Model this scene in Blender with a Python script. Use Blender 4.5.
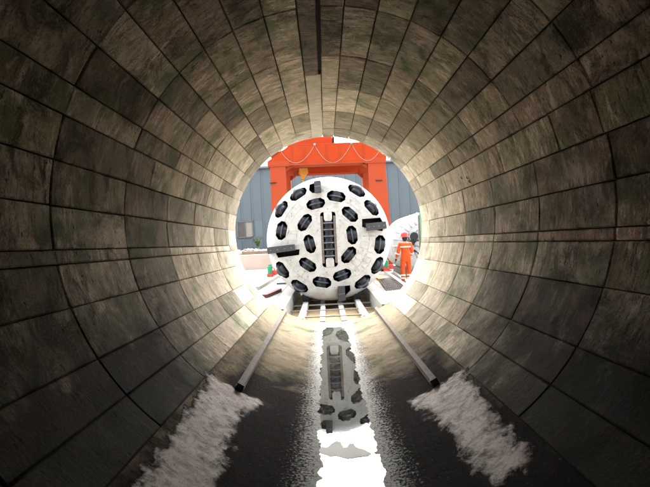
import bpy, bmesh, math, random
from mathutils import Vector, Matrix, noise
from mathutils.geometry import delaunay_2d_cdt
R_ = math.radians
random.seed(7)
sc = bpy.context.scene
for o in list(bpy.data.objects): bpy.data.objects.remove(o)

# ------------------------------------------------------------------ camera
CAMZ = 1.898                       # the puddle in the tunnel invert is z = 0
ROLL = R_(2.8)
F = 470.0                          # focal length in pixels of the 650 px wide photo
SR, CR = math.sin(ROLL), math.cos(ROLL)
cam = bpy.data.cameras.new('camera'); cam.sensor_width = 36; cam.lens = 36*F/650
cam.clip_start = 0.05; cam.clip_end = 2000
co = bpy.data.objects.new('camera', cam); sc.collection.objects.link(co)
co.matrix_world = Matrix(((CR, SR, 0, 0), (0, 0, -1, 0), (-SR, CR, 0, CAMZ), (0, 0, 0, 1)))
sc.camera = co

# ------------------------------------------------------------------ sky, sun, exposure
SUN_EL, SUN_AZ = R_(54), R_(8)    # overcast: the bright part of the sky lies ahead, above the factory
w = bpy.data.worlds.new('World'); sc.world = w; w.use_nodes = True
nt = w.node_tree; bg = nt.nodes['Background']
sky = nt.nodes.new('ShaderNodeTexSky'); sky.sky_type = 'NISHITA'; sky.sun_disc = False
sky.sun_elevation = SUN_EL; sky.sun_rotation = SUN_AZ; sky.dust_density = 4.0
hs = nt.nodes.new('ShaderNodeHueSaturation'); hs.inputs['Saturation'].default_value = 0.22
nt.links.new(sky.outputs[0], hs.inputs['Color']); nt.links.new(hs.outputs[0], bg.inputs[0])
bg.inputs[1].default_value = 0.15
sl = bpy.data.lights.new('sun', 'SUN'); sl.energy = 1.3; sl.angle = R_(76); sl.color = (1, 0.94, 0.84)
so = bpy.data.objects.new('sun', sl); sc.collection.objects.link(so)
sdir = Vector((math.sin(SUN_AZ)*math.cos(SUN_EL), math.cos(SUN_AZ)*math.cos(SUN_EL), math.sin(SUN_EL)))
so.rotation_euler = sdir.to_track_quat('Z', 'Y').to_euler(); so.location = (0, 10, 30)
sc.view_settings.view_transform = 'Standard'; sc.view_settings.look = 'None'
sc.view_settings.gamma = 1; sc.view_settings.use_curve_mapping = False
sc.view_settings.exposure = 3.1
sc.render.engine = 'CYCLES'
cy = sc.cycles
cy.use_denoising = True
try: cy.denoiser = 'OPENIMAGEDENOISE'
except Exception: pass
cy.max_bounces = 9; cy.diffuse_bounces = 7; cy.glossy_bounces = 4; cy.transmission_bounces = 4
cy.sample_clamp_indirect = 8; cy.caustics_reflective = False; cy.caustics_refractive = False
cy.use_adaptive_sampling = True; cy.adaptive_threshold = 0.03; cy.adaptive_min_samples = 16

# ------------------------------------------------------------------ helpers
def W(px, py, d):
    """photo pixel + distance along the tunnel -> world point"""
    u, v = (px-325)*d/F, (243.5-py)*d/F
    return Vector((u*CR + v*SR, d, -u*SR + v*CR + CAMZ))
AXI = (0.101, 0.326)                # tunnel axis in image-aligned metres
AX = Vector((AXI[0]*CR + AXI[1]*SR, 0, -AXI[0]*SR + AXI[1]*CR + CAMZ))
TR = 2.25
def T(th, d, r=TR):
    """tunnel point: angle in degrees as seen in the photo, distance, radius"""
    a = R_(th) - ROLL
    return Vector((AX.x + r*math.cos(a), d, AX.z + r*math.sin(a)))

col = sc.collection
ORG = {}
def link(o, parent=None):
    col.objects.link(o)
    if parent: o.parent = parent
    return o
def empty(name, loc=(0, 0, 0)):
    o = bpy.data.objects.new(name, None); link(o); o.location = loc; o.empty_display_size = .1
    ORG[o] = Vector(loc); return o
def tag(o, label=None, cat=None, group=None, kind=None):
    if label: o['label'] = label
    if cat: o['category'] = cat
    if group: o['group'] = group
    if kind: o['kind'] = kind
    return o
class MB:
    def __init__(s): s.v = []; s.f = []; s.uv = None
    def add(s, vs, fs):
        n = len(s.v); s.v += [Vector(p) for p in vs]; s.f += [tuple(i+n for i in f) for f in fs]; return s
    def box(s, c, size, m=None, b=0):
        bm = bmesh.new(); bmesh.ops.create_cube(bm, size=1)
        bmesh.ops.scale(bm, vec=size, verts=bm.verts)
        if b: bmesh.ops.bevel(bm, geom=bm.edges[:], offset=b, segments=1, affect='EDGES', profile=.5)
        return s._bm(bm, c, m)
    def _bm(s, bm, c, m=None):
        bm.verts.ensure_lookup_table(); bm.verts.index_update()
        M = Matrix.Translation(c) @ (m.to_4x4() if m else Matrix())
        s.add([M @ v.co for v in bm.verts], [[v.index for v in f.verts] for f in bm.faces]); bm.free(); return s
    def hexa(s, p):                 # 8 corners: 4 bottom, 4 top
        return s.add(p, [(3,2,1,0),(4,5,6,7),(0,1,5,4),(1,2,6,5),(2,3,7,6),(3,0,4,7)])
    def prism(s, poly, ext):        # polygon (3D points) extruded by a vector
        n = len(poly); ext = Vector(ext)
        vs = [Vector(p) for p in poly] + [Vector(p)+ext for p in poly]
        return s.add(vs, [tuple(range(n))[::-1], tuple(range(n, 2*n))] + [(i, (i+1) % n, n+(i+1) % n, n+i) for i in range(n)])
    def tube(s, pts, r, n=8, cap=True):
        pts = [Vector(p) for p in pts]; rs = r if isinstance(r, (list, tuple)) else [r]*len(pts)
        base = len(s.v); up = None
        for i, p in enumerate(pts):
            t = (pts[min(i+1, len(pts)-1)] - pts[max(i-1, 0)]).normalized()
            if up is None: up = t.orthogonal().normalized()
            up = (up - t*up.dot(t)).normalized(); sd = t.cross(up)
            for k in range(n):
                a = 2*math.pi*k/n; s.v.append(p + (up*math.cos(a) + sd*math.sin(a))*rs[i])
        for i in range(len(pts)-1):
            for k in range(n):
                a, b = base+i*n+k, base+i*n+(k+1) % n; s.f.append((a, b, b+n, a+n))
        if cap: s.f.append(tuple(base+k for k in range(n))[::-1]); s.f.append(tuple(base+(len(pts)-1)*n+k for k in range(n)))
        return s
    def lathe(s, prof, c, axis, n=24):   # prof: (radius, along axis)
        axis = Vector(axis).normalized(); up = axis.orthogonal().normalized(); sd = axis.cross(up); c = Vector(c)
        base = len(s.v)
        for (r, z) in prof:
            for k in range(n):
                a = 2*math.pi*k/n; s.v.append(c + axis*z + (up*math.cos(a)+sd*math.sin(a))*r)
        for i in range(len(prof)-1):
            for k in range(n):
                a, b = base+i*n+k, base+i*n+(k+1) % n; s.f.append((a, b, b+n, a+n))
        s.f.append(tuple(base+k for k in range(n))[::-1]); s.f.append(tuple(base+(len(prof)-1)*n+k for k in range(n)))
        return s
    def build(s, name, mat, parent=None, smooth=False, loc=None):
        me = bpy.data.meshes.new(name)
        if parent is not None: org = ORG[parent]
        elif loc is not None: org = Vector(loc)
        else:
            xs = [p.x for p in s.v]; ys = [p.y for p in s.v]; zs = [p.z for p in s.v]
            org = Vector(((min(xs)+max(xs))/2, (min(ys)+max(ys))/2, min(zs)))
        me.from_pydata([p-org for p in s.v], [], s.f)
        if s.uv:
            l = me.uv_layers.new(name='UVMap')
            for lp in me.loops: l.data[lp.index].uv = s.uv[lp.vertex_index]
        bm = bmesh.new(); bm.from_mesh(me); bmesh.ops.recalc_face_normals(bm, faces=bm.faces)
        bm.to_mesh(me); bm.free()
        if smooth: me.shade_smooth()
        if smooth == 'auto': me.set_sharp_from_angle(angle=R_(35))
        me.materials.append(mat)
        o = bpy.data.objects.new(name, me); link(o, parent)
        if parent is None: o.location = org
        ORG[o] = org
        return o

# ------------------------------------------------------------------ materials
class NT:
    def __init__(s, name):
        s.m = bpy.data.materials.new(name); s.m.use_nodes = True; s.t = s.m.node_tree; s.n = s.t.nodes
        s.p = s.n['Principled BSDF']
    def node(s, t, **k):
        n = s.n.new(t)
        for a, b in k.items():
            if isinstance(a, str) and hasattr(n, a): setattr(n, a, b)
        return n
    def lk(s, a, b): s.t.links.new(a, b)
    def setin(s, sock, v):
        if hasattr(v, 'is_output') or hasattr(v, 'links'): s.lk(v, sock)
        else: sock.default_value = v
    def math(s, op, a, b=0.0, clamp=False):
        n = s.n.new('ShaderNodeMath'); n.operation = op; n.use_clamp = clamp; s.setin(n.inputs[0], a); s.setin(n.inputs[1], b); return n.outputs[0]
    def coords(s, which='UV', scale=(1, 1, 1), loc=(0, 0, 0)):
        c = s.n.new('ShaderNodeTexCoord'); m = s.n.new('ShaderNodeMapping'); m.inputs['Scale'].default_value = scale; m.inputs['Location'].default_value = loc
        s.lk(c.outputs[which], m.inputs[0]); return m.outputs[0]
    def noise(s, vec, scale, detail=4, rough=.55, dist=0.0):
        n = s.n.new('ShaderNodeTexNoise'); s.lk(vec, n.inputs['Vector']); n.inputs['Scale'].default_value = scale
        n.inputs['Detail'].default_value = detail; n.inputs['Roughness'].default_value = rough; n.inputs['Distortion'].default_value = dist
        return n.outputs['Fac']
    def ramp(s, f, stops):
        r = s.n.new('ShaderNodeValToRGB'); e = r.color_ramp.elements
        while len(e) < len(stops): e.new(.5)
        for i, (p, c) in enumerate(stops):
            e[i].position = p; e[i].color = (c, c, c, 1) if isinstance(c, (int, float)) else (*c, 1)
        s.lk(f, r.inputs[0]); return r.outputs[0]
    def mix(s, f, a, b, mode='MIX'):
        n = s.n.new('ShaderNodeMix'); n.data_type = 'RGBA'; n.blend_type = mode
        s.setin(n.inputs[0], f)
        for i, v in ((6, a), (7, b)):
            if isinstance(v, (tuple, list)): n.inputs[i].default_value = (*v, 1)
            elif isinstance(v, (int, float)): n.inputs[i].default_value = (v, v, v, 1)
            else: s.lk(v, n.inputs[i])
        return n.outputs[2]
    def bump(s, h, dist, strength=1.0, prev=None):
        b = s.n.new('ShaderNodeBump'); b.inputs['Distance'].default_value = dist; b.inputs['Strength'].default_value = strength
        s.lk(h, b.inputs['Height'])
        if prev: s.lk(prev, b.inputs['Normal'])
        return b.outputs[0]
    def out(s, color=None, rough=None, normal=None, metal=None, **k):
        if color is not None: s.setin(s.p.inputs['Base Color'], (*color, 1) if isinstance(color, tuple) else color)
        if rough is not None: s.setin(s.p.inputs['Roughness'], rough)
        if metal is not None: s.p.inputs['Metallic'].default_value = metal
        if normal is not None: s.lk(normal, s.p.inputs['Normal'])
        for a, v in k.items(): s.setin(s.p.inputs[a.replace('_', ' ')], v)
        return s.m

def mat_concrete(name, block=True, seed=0.0, sa=1.0):
    m = NT(name)
    uv0 = m.coords('UV', loc=(seed, seed*1.7, 0))
    if block:                       # each block has its own cut of the pattern
        oi = m.node('ShaderNodeObjectInfo'); va = m.node('ShaderNodeVectorMath', operation='ADD')
        cb = m.node('ShaderNodeCombineXYZ')
        m.lk(m.math('MULTIPLY', oi.outputs['Random'], 37.0), cb.inputs[0]); m.lk(m.math('MULTIPLY', oi.outputs['Random'], 91.0), cb.inputs[2])
        m.lk(uv0, va.inputs[0]); m.lk(cb.outputs[0], va.inputs[1]); uvb = va.outputs[0]
        rnd = oi.outputs['Random']; r2 = m.math('FRACT', m.math('MULTIPLY', rnd, 17.31)); r3 = m.math('FRACT', m.math('MULTIPLY', rnd, 53.7))
    else: uvb = uv0; rnd = r2 = r3 = m.math('ADD', 0.5, 0.0)
    def scaled(vec, s):
        mp = m.node('ShaderNodeMapping'); mp.inputs['Scale'].default_value = s; m.lk(vec, mp.inputs[0]); return mp.outputs[0]
    mid = m.noise(uvb, 4.0, 6, .68, .5); fine = m.noise(uvb, 55, 4, .75)
    patch = m.noise(uvb, 1.6, 3, .6, .6); patch2 = m.noise(uv0, 1.9, 4, .65, .8)
    spv = m.node('ShaderNodeSeparateXYZ'); tcv = m.node('ShaderNodeTexCoord'); m.lk(tcv.outputs['UV'], spv.inputs[0])
    stain_shade = m.math('MULTIPLY', m.math('SUBTRACT', 9.0, spv.outputs[1]), .18, True)      # light falloff put into the colour: darker, more stained away from the mouth
    wv = m.node('ShaderNodeVectorMath', operation='ADD'); wc = m.node('ShaderNodeCombineXYZ')
    m.lk(m.math('MULTIPLY', m.math('SUBTRACT', mid, .5), .10), wc.inputs[1]); m.lk(uvb, wv.inputs[0]); m.lk(wc.outputs[0], wv.inputs[1])
    streak = m.noise(scaled(wv.outputs[0], (4.5, 36, 1)), 1.0, 5, .72)     # broken marks that run round the bore
    streak2 = m.noise(scaled(wv.outputs[0], (2.4, 9, 1)), 1.3, 5, .72, .4)
    c = m.mix(m.ramp(mid, [(.36, 0), (.62, 1)]), (.29, .24, .185), (.63, .555, .45))
    c = m.mix(m.math('MULTIPLY', m.ramp(r2, [(.3, 0), (.8, .9)]), stain_shade), c, m.mix(m.ramp(mid, [(.36, 0), (.62, 1)]), (.27, .165, .13), (.68, .49, .42)))   # pinkish castings
    dk = m.math('ADD', .30, m.math('MULTIPLY', stain_shade, .70))  # dark marks strengthened inward, deepening the painted shade
    c = m.mix(m.math('SUBTRACT', .55, m.math('MULTIPLY', stain_shade, .55)), c, (.60, .55, .41))      # cleaner cream castings, paled at the mouth as painted daylight
    c = m.mix(m.math('MULTIPLY', stain_shade, m.ramp(r3, [(.55, 0), (1, .6)])), c, m.mix(mid, (.15, .155, .07), (.36, .36, .19)))               # greenish castings
    c = m.mix(m.math('MULTIPLY', dk, m.math('MULTIPLY', m.ramp(streak, [(.39, sa), (.50, 0)]), m.ramp(patch, [(.40, 0), (.58, .95)]))), c, (.06, .045, .03))
    c = m.mix(m.math('MULTIPLY', m.ramp(streak2, [(.51, 0), (.58, sa)]), m.ramp(patch2, [(.46, 0), (.55, .95)])), c, (.80, .68, .59))   # lime bloom
    blot = m.math('ADD', m.noise(uv0, 2.2, 6, .72, .7), m.math('MULTIPLY', stain_shade, .06))
    c = m.mix(m.math('MULTIPLY', dk, m.ramp(blot, [(.54, 0), (.66, .86)])), c, (.06, .046, .03))                                       # dark blotches, thickened inward by the painted shade
    alg = m.math('ADD', m.noise(uv0, 1.3, 4, .65, .5), m.math('MULTIPLY', stain_shade, .05))
    c = m.mix(m.math('MULTIPLY', m.ramp(alg, [(.54, 0), (.68, .75)]), m.ramp(fine, [(.35, .4), (.6, 1)])), c, (.05, .125, .045))   # algae
    c = m.mix(m.math('MULTIPLY', dk, m.ramp(fine, [(.36, .7), (.47, 0)])), c, (.04, .032, .024))
    c = m.mix(m.ramp(fine, [(.56, 0), (.68, .5)]), c, (.68, .61, .49))
    if block:                       # silt splashed up the lower sides, deeper in the bore
        sp0 = m.node('ShaderNodeSeparateXYZ'); t0 = m.node('ShaderNodeTexCoord'); m.lk(t0.outputs['UV'], sp0.inputs[0])
        du = m.math('ABSOLUTE', m.math('SUBTRACT', sp0.outputs[0], R_(92)*TR))        # arc from the crown
        lowm = m.math('MULTIPLY', m.math('SUBTRACT', du, R_(108)*TR), 1.1)
        inm = m.math('MULTIPLY', m.math('SUBTRACT', 6.3, sp0.outputs[1]), .42)
        ms = m.math('ADD', m.math('MINIMUM', lowm, inm), m.math('MULTIPLY', m.math('SUBTRACT', m.noise(uv0, 2.1, 6, .7, .6), .5), 1.5))
        c = m.mix(m.math('MULTIPLY', m.ramp(ms, [(.0, 0), (.7, 1)]), .93), c, m.mix(fine, (.006, .0055, .0035), (.040, .035, .022)))
    if block: c = m.mix(1.0, c, m.ramp(rnd, [(0, .48), (.5, .9), (1, 1.28)]), 'MULTIPLY')
    vor = m.node('ShaderNodeTexVoronoi'); vor.inputs['Scale'].default_value = 1.0; m.lk(scaled(uvb, (9, 17, 1)), vor.inputs['Vector'])
    sel = m.ramp(m.noise(uvb, 3.1, 3), [(.52, 0), (.58, 1)])
    pit = m.math('MULTIPLY', m.ramp(m.math('ADD', vor.outputs['Distance'], m.math('MULTIPLY', m.math('SUBTRACT', fine, .5), .6)), [(.10, 1), (.20, 0)]), sel)
    c = m.mix(m.math('MULTIPLY', pit, .8), c, (.03, .026, .02))
    h = m.math('ADD', m.math('MULTIPLY', streak, .5*sa), m.math('MULTIPLY', fine, .5))
    h = m.math('ADD', h, mid); h = m.math('SUBTRACT', h, m.math('MULTIPLY', pit, .8))
    nrm = m.bump(h, .012, .7)
    rough = m.ramp(mid, [(.2, .62), (.8, .92)])
    return m, c, rough, nrm, uv0
m, c, r, n, _ = mat_concrete('block_concrete'); M_BLOCK = m.out(c, r, n, Specular_IOR_Level=.06)
m, c, r, n, _ = mat_concrete('key_mortar'); M_KEY = m.out(m.mix(.55, c, (.66, .62, .53)), r, n, Specular_IOR_Level=.12)
m, c, r, n, _ = mat_concrete('stained_key'); M_KEYD = m.out(m.mix(.62, c, (.03, .022, .016)), r, n, Specular_IOR_Level=.12)
m, c, r, n, _ = mat_concrete('rear_lining_concrete', False, 3.0); M_REAR = m.out(m.mix(.72, c, (.05, .048, .035)), r, n, Specular_IOR_Level=.12)  # darkened so the unseen rear bounces less light back

# the invert: concrete, black wet silt on it towards the camera and beside the puddle, pale lime speckle at the water's edge
m, c, r, n, uv = mat_concrete('invert_concrete', False, 5.0, .25)
sep = m.node('ShaderNodeSeparateXYZ'); tcu = m.node('ShaderNodeTexCoord'); m.lk(tcu.outputs['UV'], sep.inputs[0])
U, V = sep.outputs[0], sep.outputs[1]
uc = R_(272.8)*TR
off = m.math('ABSOLUTE', m.math('SUBTRACT', U, uc))
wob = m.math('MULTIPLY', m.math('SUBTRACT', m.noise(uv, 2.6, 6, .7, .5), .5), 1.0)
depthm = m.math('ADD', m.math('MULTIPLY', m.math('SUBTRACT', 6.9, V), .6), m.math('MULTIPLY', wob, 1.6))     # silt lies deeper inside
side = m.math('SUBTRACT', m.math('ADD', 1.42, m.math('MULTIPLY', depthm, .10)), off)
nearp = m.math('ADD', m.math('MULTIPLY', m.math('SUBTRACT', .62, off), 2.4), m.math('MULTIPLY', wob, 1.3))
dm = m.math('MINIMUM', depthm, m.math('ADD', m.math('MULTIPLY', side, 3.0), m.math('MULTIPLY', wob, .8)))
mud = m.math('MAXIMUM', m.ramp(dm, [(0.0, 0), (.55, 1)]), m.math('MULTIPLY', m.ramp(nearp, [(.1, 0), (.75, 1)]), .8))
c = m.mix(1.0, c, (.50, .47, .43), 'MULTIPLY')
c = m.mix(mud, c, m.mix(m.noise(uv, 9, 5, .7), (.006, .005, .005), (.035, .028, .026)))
spk = m.noise(uv, 34, 6, .8)
band = m.ramp(m.math('ADD', off, m.math('MULTIPLY', wob, .20)), [(.22, 1), (.62, 0)])
thr = m.math('SUBTRACT', m.math('ADD', spk, m.math('MULTIPLY', band, .28)), .61)
wetm = m.math('MULTIPLY', thr, 9.0, True)
c = m.mix(m.math('MULTIPLY', wetm, .85), c, (.40, .40, .37))
rr = m.math('SUBTRACT', .9, m.math('MULTIPLY', wetm, .62))
spc = m.math('ADD', .06, m.math('MULTIPLY', wetm, .34))
n2 = m.bump(m.noise(uv, 30, 6, .75), .02, .9, n)
M_INV = m.out(c, rr, n2, Specular_IOR_Level=spc)

m = NT('cement_mortar'); uv = m.coords('UV')
at = m.node('ShaderNodeAttribute'); at.attribute_name = 'thickness'
mp = m.node('ShaderNodeMapping'); mp.inputs['Scale'].default_value = (1.5, 2.3, 1); mp.inputs['Rotation'].default_value = (0, 0, .6); m.lk(uv, mp.inputs[0])
st = m.noise(mp.outputs[0], 4.2, 8, .74, .4); sp = m.noise(uv, 30, 5, .8)
c = m.mix(m.ramp(st, [(.36, 0), (.55, 1)]), (.26, .22, .22), (.88, .84, .82))
c = m.mix(m.ramp(m.noise(uv, 2.5, 4, .6), [(.42, 0), (.62, .45)]), c, (.66, .54, .55))
c = m.mix(m.ramp(sp, [(.55, 0), (.66, .8)]), c, (.10, .08, .08))
thn = m.math('ADD', at.outputs['Fac'], m.math('MULTIPLY', m.math('SUBTRACT', m.noise(uv, 11, 7, .80, .4), .5), .36))
c = m.mix(m.ramp(thn, [(.0, 1), (.085, 0)]), c, (.014, .012, .011))          # broken, thin edges over the silt
M_MORTAR = m.out(c, .8, m.bump(m.math('ADD', m.math('MULTIPLY', st, .4), m.math('MULTIPLY', sp, .5)), .010, .8), Specular_IOR_Level=.05)

m = NT('joint_grime'); M_JOINT = m.out(m.mix(m.noise(m.coords('Object'), 9, 4), (.012, .011, .009), (.04, .034, .027)), .95)
m = NT('milky_water'); oc = m.coords('Object')
M_WATER = m.out(m.mix(m.ramp(m.noise(oc, 2.0, 5, .6, .5), [(.35, 0), (.7, 1)]), (.03, .032, .028), (.09, .094, .082)), .008,
                m.bump(m.noise(oc, 5, 3, .5), .002, .15), IOR=1.7)
m = NT('grey_green_silt'); M_SILT = m.out(m.mix(m.noise(m.coords('Object'), 8, 5), (.50, .54, .47), (.66, .70, .62)), .55, m.bump(m.noise(m.coords('Object'), 30, 4), .004, .6))
def paint(name, col, dirt=(.3, .27, .22), amt=.35, rough=.45, sc_=3.0, metal=0.0, bumpd=.002, edge=None):
    m = NT(name); oc = m.coords('Object')
    a = m.noise(oc, sc_, 6, .65, .4); b = m.noise(oc, sc_*9, 5, .7)
    c = m.mix(m.math('MULTIPLY', m.ramp(a, [(.45, 0), (.75, 1)]), amt), col, dirt)
    c = m.mix(m.ramp(b, [(.6, 0), (.75, amt)]), c, dirt)
    return m.out(c, m.ramp(a, [(.2, rough), (.8, min(1, rough+.3))]), m.bump(b, bumpd, .6), metal, Specular_IOR_Level=.2 if 'gantry' in name else .5)
M_WHITE = paint('white_machine_paint', (.58, .58, .56), (.27, .245, .21), .55, .5, 4.5, 0, .010)
M_WELD = paint('grey_weld', (.40, .385, .36), (.25, .23, .20), .5, .7, 6)
M_WHITE2 = paint('white_shield_paint', (.46, .47, .47), (.26, .25, .235), .4, .45, 2.0)
M_BEAM = paint('pale_beam_paint', (.34, .33, .305), (.20, .185, .16), .5, .6, 3.0)
M_DARK = paint('black_cutter_steel', (.016, .018, .026), (.05, .045, .04), .3, .32, 7, .35)
M_RING = paint('worn_cutter_ring', (.24, .26, .30), (.10, .09, .08), .35, .4, 9, .5)
M_RINGD = paint('dark_cutter_ring', (.09, .10, .12), (.05, .045, .04), .35, .35, 9, .6)
M_HOUSE = paint('housing_steel', (.012, .012, .014), (.03, .026, .022), .3, .6, 5)
M_SCR = paint('scraper_steel', (.055, .06, .068), (.11, .10, .09), .4, .5, 6, .2)
M_BROWNST = paint('brown_saddle_steel', (.20, .165, .14), (.07, .055, .045), .5, .55, 8)
M_ORANGE = paint('gantry_orange', (.35, .035, .002), (.22, .025, .003), .25, .5, 1.2)
M_ORANGE2 = paint('gantry_orange_faded', (.32, .045, .012), (.26, .058, .027), .35, .55, 1.2)
M_YELLOW = paint('hook_yellow', (.62, .30, .03), (.25, .13, .03), .4, .5, 4)
M_BLACK = paint('black_rubber', (.012, .012, .013), (.03, .03, .03), .3, .6, 6)
M_GREY = paint('grey_steel', (.30, .31, .32), (.14, .12, .10), .4, .5, 5, .4)
M_RUST = paint('rusty_rail', (.115, .085, .068), (.26, .21, .175), .7, .7, 14)
M_RUSTD = paint('dark_red_steel', (.11, .03, .025), (.06, .03, .025), .5, .6, 6)
M_GREEN = paint('green_paint', (.02, .24, .11), (.10, .14, .09), .3, .5, 5)
M_GREEN2 = paint('faded_green_paint', (.10, .26, .16), (.20, .24, .18), .4, .6, 5)
M_RED = paint('red_paint', (.62, .05, .03), (.4, .08, .05), .3, .5, 5)
M_DECK = paint('yard_concrete', (.25, .238, .215), (.13, .12, .10), .8, .85, .8, 0, .004)
M_PIT = paint('timber_boards', (.46, .34, .19), (.22, .16, .09), .6, .8, 3, 0, .006)
M_EARTH = paint('earth', (.20, .16, .12), (.10, .08, .06), .5, .95, 1.0, 0, .02)
M_PINK = paint('low_wall_concrete', (.50, .41, .34), (.36, .28, .22), .5, .85, .7, 0, .004)
M_STONE = paint('rubble_stone', (.42, .38, .33), (.20, .16, .12), .6, .9, 1.5, 0, .02)
M_CLAD = paint('blue_grey_cladding', (.088, .116, .132), (.10, .12, .13), .4, .5, .35)
M_CLAD2 = paint('blue_grey_flashing', (.10, .14, .165), (.13, .15, .16), .4, .5, .5)
M_FRAME = paint('window_frame_grey', (.10, .12, .13), (.06, .07, .07), .3, .5, 3)
M_PANE1 = paint('window_glass_brown', (.065, .052, .046), (.03, .03, .03), .5, .12, 2)
M_PANE2 = paint('window_glass_beige', (.26, .24, .19), (.16, .15, .12), .5, .12, 2)
M_CABLE = paint('pale_cable', (.30, .26, .22), (.4, .38, .33), .3, .6, 5)
M_FABRIC = paint('orange_workwear', (.58, .07, .008), (.40, .045, .006), .5, .85, 7, 0, .006)
M_REFL = paint('reflective_tape', (.74, .74, .66), (.5, .5, .45), .3, .4, 9)
M_SKIN = paint('skin', (.42, .25, .17), (.35, .19, .13), .3, .55, 9)
M_HAIR = paint('dark_hair', (.015, .012, .01), (.03, .025, .02), .3, .7, 20)
M_HELM = paint('red_helmet', (.60, .03, .03), (.5, .04, .04), .2, .35, 6)
M_GLOVE = paint('black_glove', (.015, .015, .018), (.03, .03, .03), .3, .8, 12)
M_MESH = paint('rebar_steel', (.10, .085, .08), (.22, .20, .19), .6, .6, 9)
M_LEAF = paint('weed_leaf', (.05, .11, .025), (.10, .15, .05), .6, .7, 12)

# ------------------------------------------------------------------ setting: ground, yard, pit
PORT = 11.36                        # the tunnel mouth
DECK = 0.36
g = MB().add([(-60, -40, -.55), (60, -40, -.55), (60, 400, -.55), (-60, 400, -.55)], [(0, 1, 2, 3)]).build('ground', M_EARTH)
tag(g, kind='structure')
PX0, PX1 = AX.x-1.62, AX.x+1.62     # the launching pit between the deck edges
deck = MB()
for (x0, x1, y0, y1) in ((-45, PX0, PORT+.02, 34), (PX1, 45, PORT+.02, 34), (PX0, PX1, 20.6, 34)):
    deck.box(((x0+x1)/2, (y0+y1)/2, DECK-.3), (x1-x0, y1-y0, .6))
tag(deck.build('yard_pavement', M_DECK), kind='structure')
up = MB().box((0, 60, .3), (90, 55.5, 2.6))
tag(up.build('upper_ground', M_EARTH), kind='structure')
pit = MB().box(((PX0+PX1)/2, (PORT+20.6)/2, -.24), (PX1-PX0, 20.6-PORT-.04, .2))
tag(pit.build('pit_floor', M_PIT), kind='structure')

# ------------------------------------------------------------------ the tunnel
tun = empty('tunnel', (AX.x, PORT/2, AX.z-TR))
tag(tun, 'round tunnel of stained grey concrete blocks around the whole view', 'tunnel')
COLS = [231.8, 222.5, 213.2, 201.7, 192.6, 189.6, 180.6, 171.4, 162.3, 156.2, 147.0, 137.8, 128.4, 119.1, 109.8, 100.5, 94.0,
        87.3, 78.0, 68.5, 59.0, 49.7, 40.3, 31.0, 24.3, 14.7, 4.9, -4.9, -7.7, -17.6, -31.0, -40.5, -50.0]
RINGS = [2.35, 3.74, 5.10, 6.45, 7.80, 9.15, 10.5, PORT]
skew = lambda th: .055*math.cos(R_(th))
def block(t0, t1, d0, d1, gt, gd, rough=1.0, mat=None):
    """one casting: face with chamfered, slightly ragged edges"""
    g = gt/TR/2*180/math.pi
    a0, a1 = min(t0, t1)+g, max(t0, t1)-g; b0, b1 = d0+gd/2, d1-gd/2
    if d1 >= PORT: b1 = d1
    if a1-a0 < .4: return
    nu = max(2, round((a1-a0)/2.4)); nv = max(3, round((b1-b0)/.17))
    eu = .011/TR*180/math.pi
    us = [a0, a0+eu] + [a0+(a1-a0)*i/nu for i in range(1, nu)] + [a1-eu, a1]
    vs = [b0, b0+.011] + [b0+(b1-b0)*i/nv for i in range(1, nv)] + [b1-.011, b1]
    sd = random.random()*50; lift = random.uniform(-.004, .004)*rough; tl = random.uniform(-.004, .004)*rough; tv = random.uniform(-.003, .003)*rough
    mb = MB(); mb.uv = []
    NU, NV = len(us), len(vs)
    for j, v in enumerate(vs):
        for i, u in enumerate(us):
            eu_ = i in (0, NU-1); ev_ = j in (0, NV-1)
            r = TR + lift + tl*(i/(NU-1)-.5)*2 + tv*(j/(NV-1)-.5)*2
            uu, vv = u, v
            if eu_ or ev_ : r += .010 if d1 < PORT else .002
            if (i in (0, 1, NU-2, NU-1)) or (j in (0, 1, NV-2, NV-1)):
                q = noise.noise_vector(Vector((u*2.3, v*17, sd)))
                uu += q.x*.0022/TR*57*rough; vv += q.y*.0025*rough; r += abs(q.z)*.008*rough
            p = T(uu, vv+skew(uu), r); mb.v.append(p); mb.uv.append((R_(uu)*TR, vv))
    for j in range(NV-1):
        for i in range(NU-1):
            k = j*NU+i; mb.f.append((k, k+1, k+NU+1, k+NU))
    rim = [i for i in range(NU)] + [j*NU+NU-1 for j in range(1, NV)] + [(NV-1)*NU+i for i in range(NU-2, -1, -1)] + [j*NU for j in range(NV-2, 0, -1)]
    n0 = len(mb.v)
    for k in rim:
        j, i = divmod(k, NU); mb.v.append(T(us[i], vs[j]+skew(us[i]), TR+.10)); mb.uv.append(mb.uv[k])
    n = len(rim)
    for q in range(n): mb.f.append((rim[q], rim[(q+1) % n], n0+(q+1) % n, n0+q))
    return mb.build('block', mat or M_BLOCK, tun, smooth='auto')
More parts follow.
